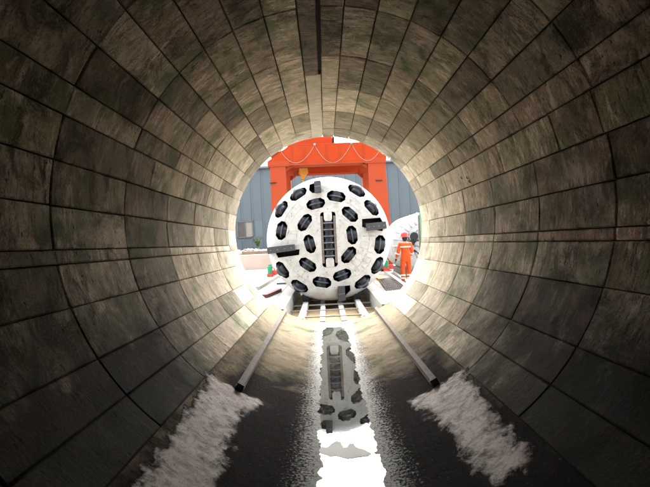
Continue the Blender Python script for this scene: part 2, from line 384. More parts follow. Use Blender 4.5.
for ci in range(len(COLS)-1):
    t0, t1 = COLS[ci], COLS[ci+1]
    tm = (t0+t1)/2
    rings = list(RINGS)
    low = tm > 205 or tm < -20
    if 162 < tm < 171: rings = [2.35, 3.74, 5.75, 7.1, 8.48, 9.85, PORT]
    elif 14.7 < tm < 24.3: rings = [2.35, 3.78, 4.5, 5.92, 7.25, 8.6, 9.95, PORT]
    elif 94 < tm < 100.4: rings = [2.35, 4.4, 7.16, 9.15, PORT]
    for k in range(len(rings)-1):
        gt = random.uniform(.009, .016) if not low else .005
        gd = random.uniform(.006, .012) if not low else .004
        if rings[k+1] >= PORT-.9 or rings[k] > 8.5: gt *= .7
        if rings[k+1] >= PORT: gt *= .45
        key = 94 < tm < 100.4
        if key and rings[k] < 7: block(t0, t1+.95, rings[k], rings[k+1], gt, .03, 1.0, M_KEYD)          # open slot beside the key
        elif key: block(t0, t1, rings[k], rings[k+1], gt, gd, 1.0, M_KEY)
        else: block(t0, t1, rings[k], rings[k+1], gt, gd, 1.0 if not low else .5)
# backing behind the joints, and the lining behind the camera
bk = MB(); bk.uv = []
NS = 96
for j, d in enumerate([-16.0] + [x*.55-16 for x in range(1, 50)] + [PORT-.003]):
    for k in range(NS):
        bk.v.append(T(360*k/NS, d, TR+.055)); bk.uv.append((2*math.pi*k/NS*TR, d))
for j in range(50):
    for k in range(NS): bk.f.append((j*NS+k, j*NS+(k+1) % NS, (j+1)*NS+(k+1) % NS, (j+1)*NS+k))
bk.build('joint_backing', M_JOINT, tun, smooth=True)
rl = MB(); rl.uv = []
ds = [-15.9+i*.9 for i in range(20)]+[2.33]
for d in ds:
    for k in range(NS+1):
        th = 230+(-48-230)*k/NS; rl.v.append(T(th, d+skew(th), TR+.004)); rl.uv.append((R_(th)*TR, d))
for j in range(len(ds)-1):
    for k in range(NS): q = j*(NS+1)+k; rl.f.append((q, q+1, q+NS+2, q+NS+1))
rl.build('rear_lining', M_REAR, tun, smooth=True)
cap = MB(); cap.v = [T(360*k/NS, -15.95, TR+.05) for k in range(NS)]; cap.f = [tuple(range(NS))]; cap.uv = [(p.x, p.z) for p in cap.v]
cap.build('rear_light_cap', M_REAR, tun)  # unseen cap, added to keep light out of the rear end
sh = MB()                            # the outer shell, closed at the mouth
for (d, r) in ((-16.2, TR+.06), (-16.2, TR+.38), (PORT-.004, TR+.38), (PORT-.004, TR+.05)):
    for k in range(NS): sh.v.append(T(360*k/NS, d, r))
for j in range(3):
    for k in range(NS): sh.f.append((j*NS+k, j*NS+(k+1) % NS, (j+1)*NS+(k+1) % NS, (j+1)*NS+k))
sh.uv = [(p.x*2, p.z*2) for p in sh.v]
sh.build('outer_shell', M_REAR, tun, smooth='auto')
# the invert: cast floor of the bore, uneven
iv = MB(); iv.uv = []
TI0, TI1, ND = 231.9, 309.9, 480
THS = [TI0+(263.8-TI0)*i/60 for i in range(60)] + [263.8+18.0*i/130 for i in range(130)] + [281.8+(TI1-281.8)*i/56 for i in range(57)]
NTH = len(THS)-1
ivh = lambda th, d: (noise.fractal(Vector((R_(th)*TR*2.2, d*2.2, 3.1)), 1.0, 2.0, 4)*.0055 + noise.noise(Vector((R_(th)*14, d*.8, 9)))*.003 + noise.fractal(Vector((R_(th)*TR*16, d*16, 7.7)), 1.0, 2.0, 3)*.0028 + noise.noise(Vector((R_(th)*TR*70, d*60, 2.2)))*.0011)
dd = [-15.9] + [-8.0, -4.0] + [1.0+(PORT-1.0)*j/ND for j in range(ND+1)]
for d in dd:
    for i in range(NTH+1):
        th = THS[i]
        f = min(1, min(th-TI0, TI1-th)/3.0); f *= min(1, (PORT-d)/.3+.15)
        sill = .028*max(0, min(1, (d-10.2)/.7))*max(0, 1-abs(th-272.8)/16)
        iv.v.append(T(th, d, TR-ivh(th, d)*f-sill)); iv.uv.append((R_(th)*TR, d))
for j in range(len(dd)-1):
    for i in range(NTH): q = j*(NTH+1)+i; iv.f.append((q, q+1, q+NTH+2, q+NTH+1))
iv.build('invert', M_INV, tun, smooth=True)
# pale mortar beds the rails ended on
def bed(lo, hi, d0, d1, seed):
    mb = MB(); mb.uv = []; nth, nd = 56, 130; ee = []
    for j in range(nd+1):
        d = d0+(d1-d0)*j/nd; a, b = lo(d), hi(d)
        for i in range(nth+1):
            th = a-4+(b-a+8)*i/nth
            e = min(th-a, b-th)/57.3*TR; e = min(e, d-d0-.18 if d0 > 2.6 else 9, d1-.12-d)
            e += noise.fractal(Vector((th*.35, d*5.5, seed)), 1.0, 2.0, 5)*.085
            q = noise.fractal(Vector((th*.5+d*2, d*7, seed+9)), 1.0, 2.0, 4)
            h = max(-.03, min(.008, e*.10)) + (q*.0025 if e > 0 else 0); ee.append(e)
            mb.v.append(T(th, d, TR-h-.002)); mb.uv.append((R_(th)*TR, d))
    for j in range(nd):
        for i in range(nth): q = j*(nth+1)+i; mb.f.append((q, q+1, q+nth+2, q+nth+1))
    o = mb.build('mortar_bed', M_MORTAR, tun, smooth=True)
    at = o.data.attributes.new('thickness', 'FLOAT', 'POINT')
    for i, e in enumerate(ee): at.data[i].value = e
    return o
def lerp_tab(tab):
    def f(d):
        if d <= tab[0][0]: return tab[0][1]
        for (a, x), (b, y) in zip(tab, tab[1:]):
            if d <= b: return x+(y-x)*(d-a)/(b-a)
        return tab[-1][1]
    return f
bl = bed(lerp_tab([(2.3, 235.5), (3.1, 234.8), (4.3, 233.3), (5.3, 231.8)]), lerp_tab([(2.3, 248), (3.5, 247), (4.4, 245.5), (4.9, 247), (5.3, 251.5)]), 2.3, 5.4, 1.0)
bl['label'] = 'pale streaked mortar bed left of the puddle'
br = bed(lerp_tab([(3.0, 299), (3.5, 296.5), (4.3, 296), (4.9, 293.5), (5.3, 290.5)]), lerp_tab([(3.0, 306.5), (4.0, 307.5), (5.2, 309.7)]), 3.0, 5.4, 5.0)
br['label'] = 'pale streaked mortar bed right of the puddle'
for (px, py) in ((458, 172), (464, 172.5), (465.5, 183.5)):      # bent bar ends left in a casting
    # angle and distance of the loop on the wall
    th, d = {458: (19.3, 7.62), 464: (18.4, 7.36), 465.5: (14.2+2.3, 7.30)}[px]
    pts = [T(th-.35, d, TR+.01), T(th-.35, d, TR-.012), T(th, d+.01, TR-.02), T(th+.35, d+.015, TR-.012), T(th+.35, d+.015, TR+.01)]
    MB().tube(pts, .006, 6).build('bar_loop', M_RUSTD, tun)

# the puddle in the invert
pud = MB(); xs = [AX.x-.62+1.24*i/20 for i in range(21)]; ys = [-3+(10.95+3)*j/60 for j in range(61)]
for y in ys:
    for x in xs: pud.v.append(Vector((x, y, -.015)))
for j in range(60):
    for i in range(20): q = j*21+i; pud.f.append((q, q+1, q+22, q+21))
isl = MB()
ip0 = [(316,449),(321,446),(328,446),(332,442),(337,440),(341,441),(343,446),(347,446),(349,443),(353,442),(356,446),(363,448),(371,452),(368,455),(358,456),(348,457),(338,455),(326,454)]
ip = []
for k in range(len(ip0)):            # ragged outline
    p, q = ip0[k], ip0[(k+1) % len(ip0)]
    for t in (0, .25, .5, .75):
        x, y = p[0]+(q[0]-p[0])*t, p[1]+(q[1]-p[1])*t
        nv = noise.noise_vector(Vector((x*.9, y*.9, 4))); ip.append((x+nv.x*1.6, y+nv.y*1.0))
def wpt(px, py):
    dv = W(px, py, 1.0)-Vector((0, 0, CAMZ)); return Vector((0, 0, CAMZ))+dv*((-.003-CAMZ)/dv.z)
isl.prism([wpt(*p)-Vector((0, 0, .0095)) for p in ip], (0, 0, -.03)); isl.build('silt_patch', M_SILT, tun)['label'] = 'grey-green silt patch standing out of the puddle'
isl = None
tag(pud.build('puddle_water', M_WATER, smooth=True), kind='structure')

# guide rails in the tunnel
def rail(th, d0, d1, label):
    a = R_(th)-ROLL; nin = Vector((-math.cos(a), 0, -math.sin(a))); tg = Vector((-math.sin(a), 0, math.cos(a)))
    r = empty('guide_rail', T(th, (d0+d1)/2, TR)); tag(r, label, 'rail', 'guide rails on the tunnel floor')
    def bar(w, h0, h1, y0, y1, name, mat):
        ps = []
        for h in (h0, h1):
            for (s, y) in ((-1, y0), (1, y0), (1, y1), (-1, y1)):
                ps.append(T(th, y, TR)+nin*h+tg*(s*w/2))
        return MB().hexa(ps).build(name, mat, r)
    bar(.10, -.012, .018, d0+.03, d1, 'base_flange', M_RUST)
    bar(.035, .018, .055, d0+.02, d1, 'web', M_RUST)
    bar(.062, .055, .078, d0, d1, 'rail_head', M_RUST)
    bar(.085, -.01, .084, d0-.05, d0-.003, 'end_plate', M_BLACK)
rail(241.4, 5.30, PORT-.01, 'rusty steel rail running down the left side of the puddle')
rail(301.0, 5.34, PORT-.01, 'rusty steel rail running down the right side of the puddle')

# ------------------------------------------------------------------ launching cradle between mouth and machine
MD = 14.27                            # distance of the cutter head's face
MC = W(328.6, 238.6, MD); MR = 1.93
cr = empty('launch_cradle', (AX.x, 14.5, -.23)); tag(cr, 'pale steel launching cradle under the white boring machine', 'cradle')
for s in (-1, 1):
    x = AX.x+s*1.40
    MB().box((x, (PORT+.04+19)/2, .115), (.42, 19-PORT-.04, .51), b=.015).build('side_beam', M_BEAM, cr)
    MB().box((AX.x+s*.80, (PORT+.06+19)/2, .02), (.15, 19-PORT-.06, .18), b=.008).build('bearer', M_WHITE, cr)
    MB().box((AX.x+s*.27, (PORT+.06+19)/2, -.03), (.14, 19-PORT-.06, .10), b=.006).build('bearer', M_WHITE, cr)
    for y in (14.9, 16.4, 17.9):
        zb = MC.z-math.sqrt(1.88**2-.80**2)
        MB().box((MC.x+s*.80, y, (.11+zb)/2), (.22, .5, zb-.11+.01)).build('support_pad', M_DARK, cr)
for y in (12.05, 13.2, 14.4, 15.6, 16.8):
    MB().box((AX.x, y, .03), (2.36, .05, .035)).build('cross_tie', M_BEAM, cr)

# ------------------------------------------------------------------ the boring machine
tb = empty('tunnel_boring_machine', (MC.x, MD+2, MC.z-MR)); tag(tb, 'white round tunnel boring machine with black disc cutters outside the mouth', 'boring machine')
def hgt(r):                          # how far the face lies behind its foremost point
    if r < 1.56: return .05*(r/1.56)**2
    t = min(1, (r-1.56)/(MR-1.56)); return .05+.40*(1-math.sqrt(max(0, 1-t*t)))
k8 = .298*MD/F
def m2(zx, zy):                       # position on the face from a zoomed view of the photo
    u, v = (260+zx*.2979-328.6)*MD/F, (238.6-165-zy*.2979)*MD/F
    return (u*CR+v*SR, -u*SR+v*CR)
CUT = [(187,130),(256,105),(128,97),(302,165),(150,193),(72,220),(167,265),(309,235),(375,143),(331,75),(403,267),(298,302),(160,335),(276,370),(208,394),(345,393),(132,408),(70,356),(61,142),(406,344)]
holes = []; cutters = []
for i, (zx, zy) in enumerate(CUT):
    x, z = m2(zx, zy); r = math.hypot(x, z)
    if r > 1.70: x *= 1.70/r; z *= 1.70/r; r = 1.70
    rad = Vector((x, z)).normalized(); tg = Vector((-rad.y, rad.x))
    ca = Vector((x, z)); L, S = .285, .155
    if r > 1.6: S = .13
    tw = {4: .0, 8: .12, 0: -.12, 12: .1}.get(i, 0)
    rot = Matrix.Rotation(tw, 2); tg = rot @ tg; rad = rot @ rad
    holes.append([ca+tg*(L*a)+rad*(S*b) for a, b in ((-1, -.38), (-1, .38), (-.62, 1), (.62, 1), (1, .38), (1, -.38), (.62, -1), (-.62, -1))])
    cutters.append((ca, tg, rad, r))
slotc = Vector(m2(231.5, 250)); sw, shh = .235, .84
slot = []
for (sx, sy, a0) in ((1, 1, 0), (-1, 1, 90), (-1, -1, 180), (1, -1, 270)):
    for a in (0, 30, 60, 90):
        slot.append(slotc+Vector((sx*(sw-.09)+.09*math.cos(R_(a0+a)), sy*(shh-.09)+.09*math.sin(R_(a0+a)))))
holes.append(slot)
def quad(p): return [Vector(m2(*q)) for q in p]
SCH = [quad([(343,181),(405,176),(418,200),(412,222),(343,208)]), quad([(48,288),(133,283),(131,302),(60,312)]), quad([(166,64),(203,52),(205,92),(176,94),(165,84)]), quad([(262,408),(303,404),(304,422),(288,440),(262,446)])]
holes += SCH
pts = []; edges = []
def addloop(lp):
    n = len(pts); pts.extend(lp); edges.extend([(n+i, n+(i+1) % len(lp)) for i in range(len(lp))])
NO = 96
addloop([Vector((MR*math.cos(2*math.pi*k/NO), MR*math.sin(2*math.pi*k/NO))) for k in range(NO)])
for h in holes: addloop(h)
def inpoly(p, poly):
    c = False; n = len(poly)
    for i in range(n):
        a, b = poly[i], poly[(i+1) % n]
        if (a.y > p.y) != (b.y > p.y) and p.x < (b.x-a.x)*(p.y-a.y)/(b.y-a.y)+a.x: c = not c
    return c
for rr in [.3, .55, .8, 1.05, 1.3, 1.5, 1.56, 1.62, 1.68, 1.74, 1.79, 1.84, 1.88, 1.91]:
    nn = max(12, int(rr*46))
    for k in range(nn):
        p = Vector((rr*math.cos(2*math.pi*k/nn+rr), rr*math.sin(2*math.pi*k/nn+rr)))
        if not any(inpoly(p, h) for h in holes): pts.append(p)
ov, oe, of, *_r = delaunay_2d_cdt(pts, edges, [], 0, 1e-5)
face = MB(); face.v = [Vector((MC.x+p.x, MD+hgt(p.length), MC.z+p.y)) for p in ov]
for f in of:
    cpt = sum((ov[i] for i in f), Vector((0, 0)))/len(f)
    if cpt.length < MR and not any(inpoly(cpt, h) for h in holes): face.f.append(tuple(f))
# rim and thickness of the head
n0 = len(face.v)
for y, r in ((MD+.45, MR), (MD+.85, MR-.005), (MD+.9, MR-.06)):
    for k in range(NO): face.v.append(Vector((MC.x+r*math.cos(2*math.pi*k/NO), y+.003, MC.z+r*math.sin(2*math.pi*k/NO))))
for j in range(2):
    for k in range(NO): a = n0+j*NO+k; b = n0+j*NO+(k+1) % NO; face.f.append((a, b, b+NO, a+NO))
# the walls of each opening
for h in holes:
    n = len(h); b0 = len(face.v)
    for p in h: face.v.append(Vector((MC.x+p.x, MD+hgt(p.length), MC.z+p.y)))
    for p in h: face.v.append(Vector((MC.x+p.x, MD+hgt(p.length)+.05, MC.z+p.y)))
    for i in range(n): face.f.append((b0+i, b0+(i+1) % n, b0+n+(i+1) % n, b0+n+i))
head = face.build('cutter_head', M_WHITE, tb, smooth='auto')
def well(h, depth, parent, name='housing'):
    mb = MB(); n = len(h); cpt = sum(h, Vector((0, 0)))/n
    for e in (.047, depth):
        for p in h:
            q = cpt+(p-cpt)*1.0; mb.v.append(Vector((MC.x+q.x, MD+hgt(p.length)+e, MC.z+q.y)))
    mb.f = [(i, (i+1) % n, n+(i+1) % n, n+i) for i in range(n)] + [tuple(range(n, 2*n))]
    return mb.build(name, M_HOUSE, parent)
for (ca, tg, rad, r), h in zip(cutters, holes):
    y = MD+hgt(r); t3 = Vector((tg.x, 0, tg.y)); r3 = Vector((rad.x, 0, rad.y))
    if r > 1.6:                      # gauge cutters lean outwards
        r3 = (r3+Vector((0, .75, 0))).normalized()
    c3 = Vector((MC.x+ca.x, y+.145, MC.z+ca.y))
    dc = MB().lathe([(.10, -.145), (.15, -.145), (.165, -.11), (.172, -.045), (.19, -.035), (.19, .035), (.172, .045), (.165, .11), (.15, .145), (.10, .145)], c3, r3, 28).build('disc_cutter', M_DARK, tb, smooth='auto')
    MB().lathe([(.185, -.030), (.205, -.026), (.232, -.011), (.236, 0), (.232, .011), (.205, .026), (.185, .030)], c3, r3, 36).build('cutter_ring', M_RINGD, dc, smooth='auto')
    well(h, .36, dc)
    for s in (-1, 1):
        b3 = Vector((MC.x, 0, MC.z))+Vector((ca.x, 0, ca.y))+Vector((rad.x, 0, rad.y))*(s*.185)
        yy = MD+hgt(min(MR, (ca+rad*s*.185).length))
        if r > 1.6: continue
        rotm = Matrix((t3, Vector((0, 1, 0)), Vector((rad.x, 0, rad.y)))).transposed()
        MB().box((b3.x, yy-.010, b3.z), (.12, .05, .05), rotm, .008).build('bolt_block', M_WHITE, dc)
# the centre cutters in their slot
cs = MB().tube([Vector((MC.x+slotc.x, MD+.15, MC.z+slotc.y+z)) for z in (-.62, .62)], .15, 20).build('center_cutter_shaft', M_DARK, tb, smooth='auto')
for k in range(6):
    z = MC.z+slotc.y-.5+k*.2
    MB().lathe([(.145, -.07), (.165, -.06), (.175, -.028), (.205, -.010), (.207, .010), (.175, .028), (.165, .06), (.145, .07)], (MC.x+slotc.x, MD+.15, z), (0, 0, 1), 30).build('cutter_ring', M_DARK, cs, smooth='auto')
    MB().lathe([(.196, -.016), (.212, -.009), (.212, .009), (.196, .016)], (MC.x+slotc.x, MD+.15, z), (0, 0, 1), 30).build('ring_edge', M_RING, cs, smooth='auto')
well(slot, .4, cs)
for s in (-1, 1):
    sp_ = MB().box((MC.x+slotc.x+s*.1975, MD+.055, MC.z+slotc.y), (.072, .07, 1.44), b=.006).build('saddle_plate', M_BROWNST, tb)
    for k in range(13):
        MB().lathe([(.014, 0), (.014, .018)], (MC.x+slotc.x+s*.205, MD+.021, MC.z+slotc.y-.6+k*.1), (0, -1, 0), 6).build('bolt', M_GREY, sp_)
    lug = []
    for a in range(0, 181, 20): lug.append((MC.x+slotc.x+.125*math.cos(R_(a)), MD+.0, MC.z+slotc.y+s*(.64-.0)+(-s)*(.10*math.sin(R_(a)))))
    lug += [(MC.x+slotc.x-.125, MD, MC.z+slotc.y+s*.835), (MC.x+slotc.x+.125, MD, MC.z+slotc.y+s*.835)]
    MB().prism(lug, (0, .12, 0)).build('end_lug', M_WHITE, tb)
# scrapers
SCB = [[(354,197),(420,190),(424,213),(358,222)], [(25,277),(116,266),(119,286),(28,299)], [(181,57),(202,54),(206,91),(184,93)], [(262,410),(284,406),(287,452),(263,456)]]
for q, h in zip(SCB, SCH):
    p = quad(q); y0 = MD-.16
    ps = [Vector((MC.x+a.x, y0, MC.z+a.y)) for a in p]
    sc_ = MB().prism(ps, (0, .42, 0)).build('scraper', M_SCR, tb)
    well(h, .34, sc_)
    cpt = sum(p, Vector((0, 0)))/4; e = p[1]-p[0]
    for k in range(4):
        b = p[0]+(p[1]-p[0])*((k+.5)/4)*1.0+(p[3]-p[0])*.5
        MB().lathe([(.016, 0), (.016, .016)], (MC.x+b.x, y0, MC.z+b.y), (0, -1, 0), 6).build('bolt', M_GREY, sc_)
# wear plates welded on the face: low sectors between the cutters
def sector(a0, a1, r0, r1, th=.012):
    mb = MB(); nu = 8
    loop = [(r0, a0+(a1-a0)*i/nu) for i in range(nu+1)] + [(r1, a1-(a1-a0)*i/nu) for i in range(nu+1)]
    P2 = [Vector((r*math.cos(R_(a)), r*math.sin(R_(a)))) for r, a in loop]
    if any(inpoly(p, h) for p in P2 for h in holes) or any(inpoly(q, P2) for h in holes for q in h): return None
    nr = 3; g_ = []
    for j in range(nr+1):
        for i in range(nu+1):
            r = r0+(r1-r0)*j/nr; a = R_(a0+(a1-a0)*i/nu)
            g_.append(Vector((MC.x+r*math.cos(a), MD+hgt(r)-th, MC.z+r*math.sin(a))))
    mb.v = g_+[p+Vector((0, th+.02, 0)) for p in g_]; N = len(g_)
    for j in range(nr):
        for i in range(nu): q = j*(nu+1)+i; mb.f.append((q, q+1, q+nu+2, q+nu+1))
    rim = list(range(nu+1))+[j*(nu+1)+nu for j in range(1, nr+1)]+[nr*(nu+1)+i for i in range(nu-1, -1, -1)]+[j*(nu+1) for j in range(nr-1, 0, -1)]
    for a, b in zip(rim, rim[1:]+rim[:1]): mb.f.append((a, b, b+N, a+N))
    o = mb.build('wear_plate', M_WHITE, tb); o.data.materials.append(M_WELD)
    for p in o.data.polygons:
        if abs(p.normal.y) < .5: p.material_index = 1  # side faces take the darker grey, outlining the plates
    return o
def fit_sectors():
    for (r0, r1, st) in ((.42, .70, 11), (.98, 1.22, 9), (1.45, 1.56, 8), (1.24, 1.42, 6)):
        a = 0.0
        while a < 360:
            if sector(a, a+st, r0, r1): a += st+1.2
            else: a += 3.0
fit_sectors()
for k in range(70):                   # bolt heads scattered over the face
    a, r = random.random()*2*math.pi, math.sqrt(random.uniform(.1, 2.3))
    p = Vector((r*math.cos(a), r*math.sin(a)))
    if any((p-c_).length < .33 for c_, *_q in cutters) or any(inpoly(p, h) for h in holes): continue
    MB().lathe([(.017, -.01), (.017, .022)], (MC.x+p.x, MD+hgt(r), MC.z+p.y), (0, -1, 0), 6).build('bolt', M_GREY, tb)
MB().lathe([(1.80, 0), (1.885, .03), (1.885, 1.9), (1.86, 1.92), (1.86, 2.0), (1.885, 2.02), (1.885, 4.6), (1.80, 4.65)], (MC.x, MD+.905, MC.z), (0, 1, 0), 96).build('shield', M_WHITE2, tb, smooth='auto')

# ------------------------------------------------------------------ gantry crane behind
GD = 24.0
ga = empty('gantry_crane', (W(327, 240, GD).x, GD+1.5, DECK)); tag(ga, 'orange steel gantry crane standing astride behind the boring machine', 'gantry crane')
def xz(px, py, d=GD): p = W(px, py, d); return p
def girder(poly, d, depth, mat, name, own=False):
    return MB().prism([xz(px, py, d if own else GD)+Vector((0, 0 if own else d-GD, 0)) for px, py in poly], (0, depth, 0)).build(name, mat, ga)
beam = [(267.5, 161.5), (289, 145.6), (365.5, 142.8), (386.2, 156.2), (386.2, 161.2), (366, 161.8), (288, 164.6), (267.5, 166)]
fb = girder(beam, GD, .75, M_ORANGE, 'front_girder')
MB().prism([xz(287, 144.6), xz(367.5, 141.8), xz(367.5, 142.7), xz(287, 145.5)], (0, .8, 0)).build('top_flange', M_ORANGE2, fb)
MB().prism([xz(287, 164.4)+Vector((0, -.05, 0)), xz(367.5, 161.4)+Vector((0, -.05, 0)), xz(367.5, 162.5)+Vector((0, -.05, 0)), xz(287, 165.5)+Vector((0, -.05, 0))], (0, .85, 0)).build('bottom_flange', M_ORANGE2, fb)
for px in (291, 303, 326, 339, 363):
    y0 = 145.6-(px-289)*.0366
    MB().prism([xz(px, y0+.6), xz(px+.7, y0+.6), xz(px+1.5, y0+18.6), xz(px+.8, y0+18.6)], (0, -.035, 0)).build('stiffener', M_ORANGE2, fb)
rb = girder([(268, 162), (289, 146), (366, 143), (386, 156), (386, 161), (268, 165.5)], GD+3.4, .75, M_ORANGE, 'rear_girder')
for (yo, nm) in ((0, 'front'), (3.4, 'rear')):
    for (cap_, leg, br_) in (([(267.8, 161.6), (289.5, 160.8), (289.8, 166.2), (268.2, 167)], [(270, 166.9), (285.5, 166.3)], [(285.6, 166.3), (291.5, 166), (285.6, 171)]),
                             ([(364.5, 158), (386.4, 157.2), (386, 162.6), (364.8, 163.4)], [(368, 163.3), (385, 162.5)], [(367.9, 163.3), (362.5, 163.5), (367.9, 168)])):
        off_ = Vector((0, yo-.04, 0))
        girder2 = MB().prism([xz(*p)+off_ for p in cap_], (0, .83, 0)).build('leg_cap', M_ORANGE2, ga)
        a, b = xz(*leg[0])+off_, xz(*leg[1])+off_
        zb = DECK+.02
        sgn = -1 if leg[0][0] < 300 else 1
        lp = [a, b, Vector((b.x+(.22 if sgn > 0 else 0), b.y, zb+.30)), Vector((a.x-(.0 if sgn > 0 else .05), a.y, zb+.30))]
        lg = MB().prism([p+Vector((0, .05, 0)) for p in lp], (0, .72, 0)).build('leg', M_ORANGE2, ga)
        fx = (a.x+b.x)/2+sgn*.10
        MB().box((fx, a.y+.41, DECK+.20), (.95, 1.3, .24), b=.02).build('bogie', M_RED, lg)
        for q in (-.42, .42): MB().lathe([(.10, -.07), (.15, -.07), (.15, .07), (.10, .07)], (fx, a.y+.41+q, DECK+.152), (1, 0, 0), 18).build('wheel', M_SCR, lg, smooth='auto')
        if yo == 0:
            mx = fx+(-.52 if sgn < 0 else .10); MB().lathe([(.08, 0), (.12, .02), (.12, .36), (.09, .40), (.09, .46)], (mx, a.y-.28, DECK+.16), (0, 0, 1), 16).build('travel_motor', M_GREEN, lg, smooth='auto')
            MB().box((mx, a.y-.28, DECK+.085), (.28, .28, .16), b=.01).build('motor_base', M_RED, lg)
        MB().prism([xz(*p)+off_+Vector((0, .2, 0)) for p in br_], (0, .3, 0)).build('gusset', M_ORANGE2, ga)
        for q in range(5):
            t = (q+.5)/5; b0 = xz(*cap_[3]).lerp(xz(*cap_[2]), t)+off_+Vector((0, -.005, .09)); MB().lathe([(.035, 0), (.035, .03)], b0, (0, -1, 0), 6).build('bolt', M_ORANGE2, girder2)
        mk = xz(leg[0][0]+(3 if leg[0][0] < 300 else 11), 183 if leg[0][0] < 300 else 180.5)
        if yo == 0: MB().box((mk.x, GD-.02, mk.z), (.34, .06, .05)).build('bracket', M_BLACK, lg)
MB().box((xz(327, 150).x, GD+2.05, xz(327, 147).z+.02), (6.2, 2.6, .05)).build('walkway', M_ORANGE2, ga)
tr = girder([(287, 146), (303, 138.6), (318, 137.2), (330, 136.6), (332, 137), (332, 146)], GD+1.0, 1.9, M_ORANGE, 'hoist_trolley', True)
girder([(332.1, 136.7), (334.4, 136.9), (334.4, 145), (332.1, 145)], GD+1.2, 1.4, M_BLACK, 'trolley_motor', True)
cb = []
def swag(p, q, sag, n=14):
    o_ = []
    for i in range(n+1):
        t = i/n; x = p[0]+(q[0]-p[0])*t; y = p[1]+(q[1]-p[1])*t+sag*4*t*(1-t); o_.append(xz(x, y)+Vector((0, -.09, 0)))
    return o_
path = swag((280.5, 151), (314.6, 145.2), 15) + swag((314.6, 145.2), (351.3, 143.6), 18.5)[1:] + swag((351.3, 143.6), (380, 150), 14)[1:]
MB().tube(path, .009, 6).build('festoon_cable', M_CABLE, ga, smooth=True)
for p in ((314.6, 144.8), (351.3, 143.2), (280.5, 150.5)):
    q = xz(*p); MB().box((q.x, GD-.06, q.z), (.10, .14, .10)).build('cable_hanger', M_GREY, ga)
# hook block
hp = xz(303.2, 172, GD+1.9); hk = empty('hook_block', xz(303, 181.5, GD+1.9)); tag(hk, 'yellow hook block hanging under the orange gantry beam', 'hook block')
e1 = GD+1.9
blk = MB().prism([xz(px, py, e1) for px, py in ((299.6, 168.4), (307.4, 168), (308, 172.4), (305.4, 175.6), (304.2, 179), (301.4, 179.2), (300.9, 175.6), (298.8, 172.6))], (0, .32, 0)).build('block_body', M_YELLOW, hk)
MB().lathe([(.12, 0), (.17, .02), (.17, .06), (.12, .08)], xz(303.4, 171.6, e1)+Vector((0, -.06, 0)), (0, 1, 0), 18).build('sheave', M_YELLOW, hk)
for px in (301, 305.6):
    a = xz(px, 168.6, e1)+Vector((0, .16, 0)); MB().tube([a, Vector((a.x, a.y, xz(px, 140, e1).z))], .035, 6).build('rope', M_BLACK, hk)
hc = xz(303, 181.6, e1)+Vector((0, .16, 0))
MB().tube([hc+Vector((0, 0, .16)), hc+Vector((.02, 0, .02))]+[hc+Vector((.13*math.sin(R_(a)), 0, -.12+.13*math.cos(R_(a)))) for a in range(10, 250, 24)], [.05]*2+[.05]*6+[.045, .035, .028, .02], 8).build('hook', M_YELLOW, hk, smooth=True)
pl = xz(298.7, 172.8, e1); MB().tube([pl+Vector((.05, .1, .12)), pl+Vector((-.10, .1, .05)), pl+Vector((-.13, .1, -.06)), pl+Vector((-.04, .1, -.10))], .03, 6).build('side_latch', M_BLACK, hk)

# ------------------------------------------------------------------ building, low wall, rubble
BD = 37.0
def bp(px, py): return W(px, py, BD)
ztop = bp(260, 167.6).z; zb = 1.6
bx0, bx1 = -20.0, 22.0
bd = empty('factory_building', (1, BD+6, zb)); tag(bd, 'long blue-grey metal clad factory building behind the gantry crane', 'building')
MB().box(((bx0+bx1)/2, BD+6.3, (zb+ztop)/2-.02), (bx1-bx0, 12, ztop-zb-.06)).build('wall', M_CLAD2, bd)
wl, wt = bp(236.8, 222), bp(252.8, 236.8)
pw = 0.84; x = bx0
px_list = []
while x < bx1-.01:
    x1 = min(x+pw, bx1)
    segs = [(zb, ztop)]
    if x1 > wl.x-.02 and x < wt.x+.02: segs = [(zb, wt.z-.05), (wl.z+.05, ztop)]
    for (z0, z1) in segs:             # ribbed sheet: flat pan and one raised rib
        a, b, y = x+.006, x1-.006, BD+.30
        mb = MB().add([(a, y, z0), (a+.05, y-.055, z0), (a+.13, y-.055, z0), (a+.18, y-.012, z0), (b, y-.012, z0),
                       (a, y, z1), (a+.05, y-.055, z1), (a+.13, y-.055, z1), (a+.18, y-.012, z1), (b, y-.012, z1)],
                      [(i, i+1, i+6, i+5) for i in range(4)] + [(4, 0, 5, 9)])
        mb.build('cladding_panel', M_CLAD, bd)
    x = x1
MB().box(((bx0+bx1)/2, BD+.18, ztop+.02), (bx1-bx0+.3, .36, .16)).build('eaves_flashing', M_CLAD2, bd)
MB().box(((bx0+bx1)/2, BD+6.4, ztop+.10), (bx1-bx0+.3, 12.2, .10)).build('roof', M_CLAD2, bd)
wn = MB()
cx, cz = (wl.x+wt.x)/2, (wl.z+wt.z)/2; ww, wh = wt.x-wl.x, wl.z-wt.z
for (dx, dz, sx, sz) in ((0, wh/2, ww+.12, .10), (0, -wh/2, ww+.12, .10), (-ww/2, 0, .10, wh), (ww/2, 0, .10, wh), (0, 0, .07, wh)):
    wn.box((cx+dx, BD+.22, cz+dz), (sx, .14, sz))
win = wn.build('window', M_FRAME, bd)
MB().box((cx-ww/4, BD+.25, cz), (ww/2-.08, .03, wh-.08)).build('pane', M_PANE1, win)
MB().box((cx+ww/4, BD+.25, cz), (ww/2-.08, .03, wh-.08)).build('pane', M_PANE2, win)
LW = 32.0
lz = W(250, 254.6, LW).z
lw = MB().box((0, LW+.25, (DECK-.1+lz)/2), (60, .5, lz-DECK+.1), b=.03).build('low_wall', M_PINK)
tag(lw, 'low pinkish concrete retaining wall in front of the rubble', 'wall')
rub = MB()
